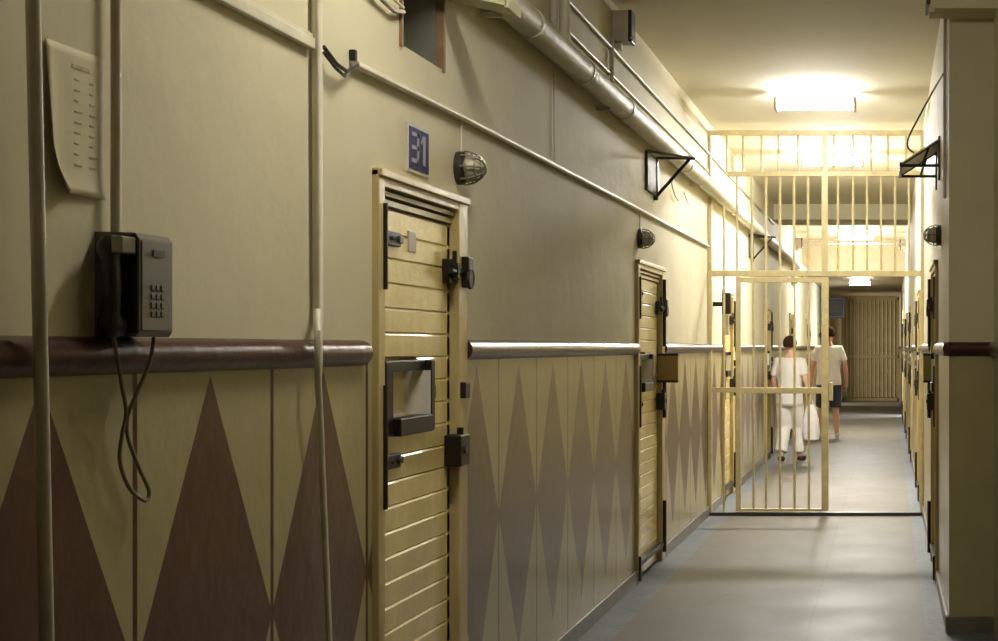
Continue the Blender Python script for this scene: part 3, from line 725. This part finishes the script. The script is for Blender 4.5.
def person(loc, rz, label, H, skin, pose, outfit):
    r = empty('person', loc, label, 'person', None, None, rz)
    k_ = H/1.80
    J = {}; E = []
    def P(n, x, y, z, rad): J[n] = (x*k_, y*k_, z*k_, rad if isinstance(rad, tuple) else rad*k_)
    P('pelvis', 0, 0, .95, .125); P('waist', 0, .01, 1.10, .115); P('chest', 0, .02, 1.30, .135); P('upper', 0, .01, 1.42, .10)
    P('neck', 0, .025, 1.52, .052); P('jaw', 0, .05, 1.60, .062); P('head', 0, .035, 1.69, .085); P('crown', 0, .02, 1.755, .06)
    P('nose', 0, .135, 1.655, .013)
    E += chain('pelvis', 'waist', 'chest', 'upper', 'neck', 'jaw', 'head', 'crown') + [('head', 'nose')]
    for s_, d in (('L', -1), ('R', 1)):
        P('ear'+s_, d*.092, .02, 1.66, .016); E.append(('head', 'ear'+s_))
        sh = pose['arm'+s_]
        P('sh'+s_, d*.17, .01, 1.44, .058); P('elbow'+s_, *sh[0], .042); P('wrist'+s_, *sh[1], .029)
        E += chain('upper', 'sh'+s_, 'elbow'+s_, 'wrist'+s_)
        hand(J, E, s_, J['wrist'+s_][:3], d)
        lg = pose['leg'+s_]
        P('hip'+s_, d*.095, 0, .88, .088); P('knee'+s_, *lg[0], .058); P('calf'+s_, *[(a*.62+b*.38) for a, b in zip(lg[0], lg[1])], .055); P('ankle'+s_, *lg[1], .038); P('toe'+s_, *lg[2], .034)
        E += chain('pelvis', 'hip'+s_, 'knee'+s_, 'calf'+s_, 'ankle'+s_, 'toe'+s_)
    skin_obj('body', J, E, skin, r)
    for d in (-1, 1): MB().sphere((d*.032*k_, .112*k_, 1.685*k_), .012*k_, .012*k_, .010*k_, 10, 8).build('eye', M_signw, r, smooth=True)
    MB().box(-.025*k_, .025*k_, .105*k_, .118*k_, 1.602*k_, 1.610*k_, ch=.002).build('mouth', M_rail, r)
    # hair: skull cap
    bm = bmesh.new(); bmesh.ops.create_uvsphere(bm, u_segments=18, v_segments=12, radius=1)
    bmesh.ops.delete(bm, geom=[q for q in bm.verts if q.co.z < -.55+1.0*max(0, q.co.y)], context='VERTS')
    for q in bm.verts: q.co = Vector((q.co.x*.102*k_, (.018+q.co.y*.112)*k_, (1.70+q.co.z*.112)*k_))
    hb = MB(); hb.bm(bm); ho = hb.build('hair', outfit['hair'], r, smooth=True)
    sm_ = ho.modifiers.new('thick', 'SOLIDIFY'); sm_.thickness = .012
    def loft(b, secs, n=24):
        vs = []; fs = []
        for cx, cy, z, rx, ry in secs:
            for q in range(n):
                t = 2*PI*q/n; f = 1+.018*math.sin(7*t+z*11)
                vs.append((cx+math.cos(t)*rx*f, cy+math.sin(t)*ry*f, z))
        for a in range(len(secs)-1):
            for q in range(n): fs.append((a*n+q, a*n+(q+1) % n, (a+1)*n+(q+1) % n, (a+1)*n+q))
        fs.append(tuple(range(n-1, -1, -1))); fs.append(tuple((len(secs)-1)*n+q for q in range(n)))
        b.add(vs, fs)
    def fuse(b, name, m):
        o = b.build(name, m, r, smooth=True)
        rm = o.modifiers.new('fuse', 'REMESH'); rm.mode = 'VOXEL'; rm.voxel_size = .014; rm.use_smooth_shade = True
        sm2 = o.modifiers.new('soft', 'SMOOTH'); sm2.iterations = 5; sm2.factor = .5
        return o
    lerp = lambda a, b, t: tuple(J[a][i]*(1-t)+J[b][i]*t for i in range(3))
    K = k_; hem = outfit['hem']; sh_ = MB()
    loft(sh_, [(0, .0, hem*K, .205*K, .150*K), (0, .0, .95*K, .200*K, .152*K), (0, .01*K, 1.10*K, .182*K, .145*K), (0, .02*K, 1.28*K, .200*K, .158*K), (0, .015*K, 1.40*K, .205*K, .135*K),
               (0, .012*K, 1.465*K, .165*K, .10*K), (0, .02*K, 1.50*K, .085*K, .075*K)])
    for s_ in 'LR':
        c0 = lerp('sh'+s_, 'elbow'+s_, outfit['sleeve'])
        sh_.tube([tuple(Vector(J['upper'][:3]).lerp(Vector(J['sh'+s_][:3]), .6)), J['sh'+s_][:3], lerp('sh'+s_, 'elbow'+s_, .4), c0], [.075*K, .079*K, .074*K, .070*K], 16)
    fuse(sh_, 'shirt', outfit['shirt'])
    tr = MB()
    loft(tr, [(0, 0, .80*K, .185*K, .135*K), (0, 0, .90*K, .197*K, .145*K), (0, 0, 1.02*K, .175*K, .135*K)])
    for s_ in 'LR':
        if outfit['long']:
            tr.tube([J['hip'+s_][:3], lerp('hip'+s_, 'knee'+s_, .5), J['knee'+s_][:3], J['calf'+s_][:3], lerp('calf'+s_, 'ankle'+s_, .8)], [.105*K, .105*K, .098*K, .092*K, .088*K], 18)
        else:
            tr.tube([J['hip'+s_][:3], lerp('hip'+s_, 'knee'+s_, .5), lerp('hip'+s_, 'knee'+s_, .95)], [.105*K, .105*K, .098*K], 18)
    fuse(tr, 'trousers' if outfit['long'] else 'shorts', outfit['pants'])
    for s_ in 'LR':
        a = Vector(J['ankle'+s_][:3]); t = Vector(J['toe'+s_][:3]); dv = (t-a); 
        JJ = {'heel': tuple(a-Vector((0, .035*k_, .035*k_)))+(.043*k_,), 'mid': tuple(a+dv*.5+Vector((0, 0, -.012*k_)))+(.045*k_,), 'toe': tuple(t+Vector((0, .02*k_, .0)))+(.040*k_,)}
        skin_obj('shoe', JJ, chain('heel', 'mid', 'toe'), outfit['shoe'], r)
    return r
man = person((-.97, 24.6, 0), .12, 'person in white t-shirt and dark denim shorts walking away beyond the gate', 1.83, M_skin,
       {'armL': ((-.25, .06, 1.18), (-.26, .20, .96)), 'armR': ((.26, -.06, 1.17), (.285, -.02, .92)),
        'legL': ((-.11, .14, .50), (-.11, .05, .10), (-.12, .20, .045)), 'legR': ((.11, .02, .49), (.12, -.12, .095), (.13, .02, .045))},
       dict(hair=M_hair, shirt=M_white, pants=M_denim, shoe=M_shoe, sleeve=.72, hem=.86, long=False))
MB().box(.19, .212, -.045, .05, .58, .80, ch=.01).build('side_patch', M_denl, man)
wom = person((-1.28, 19.5, 0), -.25, 'person in loose white clothes and sandals carrying a white bag behind the gate', 1.64, M_skin2,
       {'armL': ((-.25, .02, 1.16), (-.23, .14, .95)), 'armR': ((.25, -.03, 1.17), (.31, .02, .98)),
        'legL': ((-.10, .06, .50), (-.10, -.10, .10), (-.12, .04, .045)), 'legR': ((.10, .14, .50), (.11, .12, .09), (.14, .26, .045))},
       dict(hair=M_hair, shirt=M_white, pants=M_white, shoe=M_sandal, sleeve=.75, hem=.82, long=True))
# bag hanging from her hand
hp = Matrix.Rotation(-.25, 3, 'Z') @ Vector((.31*1.64/1.8, .03*1.64/1.8, 0)); hx, hy = -1.28+hp.x, 19.5+hp.y
bg = empty('carrier_bag', (hx, hy, .28), 'white plastic carrier bag hanging from the hand of the person in white', 'bag')
bb = MB(); rings = [(0, .05, .03), (.02, .10, .06), (.12, .115, .07), (.28, .10, .06), (.40, .07, .045), (.47, .04, .03)]; n = 20
vs = []; fs = []
for z, a, c in rings:
    for j in range(n):
        t = 2*PI*j/n; q = 1+.07*math.sin(5*t+z*9); vs.append((math.cos(t)*a*q, math.sin(t)*c*q, z))
for i in range(len(rings)-1):
    for j in range(n): fs.append((i*n+j, i*n+(j+1) % n, (i+1)*n+(j+1) % n, (i+1)*n+j))
fs.append(tuple(range(n-1, -1, -1))); fs.append(tuple((len(rings)-1)*n+j for j in range(n)))
bb.add(vs, fs); bb.build('sack', M_bag, bg, smooth=True)
for s_ in (-1, 1): MB().tube([(s_*.03, 0, .46), (s_*.02, 0, .52), (0, 0, .555)], .007, 8).build('handle', M_bag, bg, smooth=True)
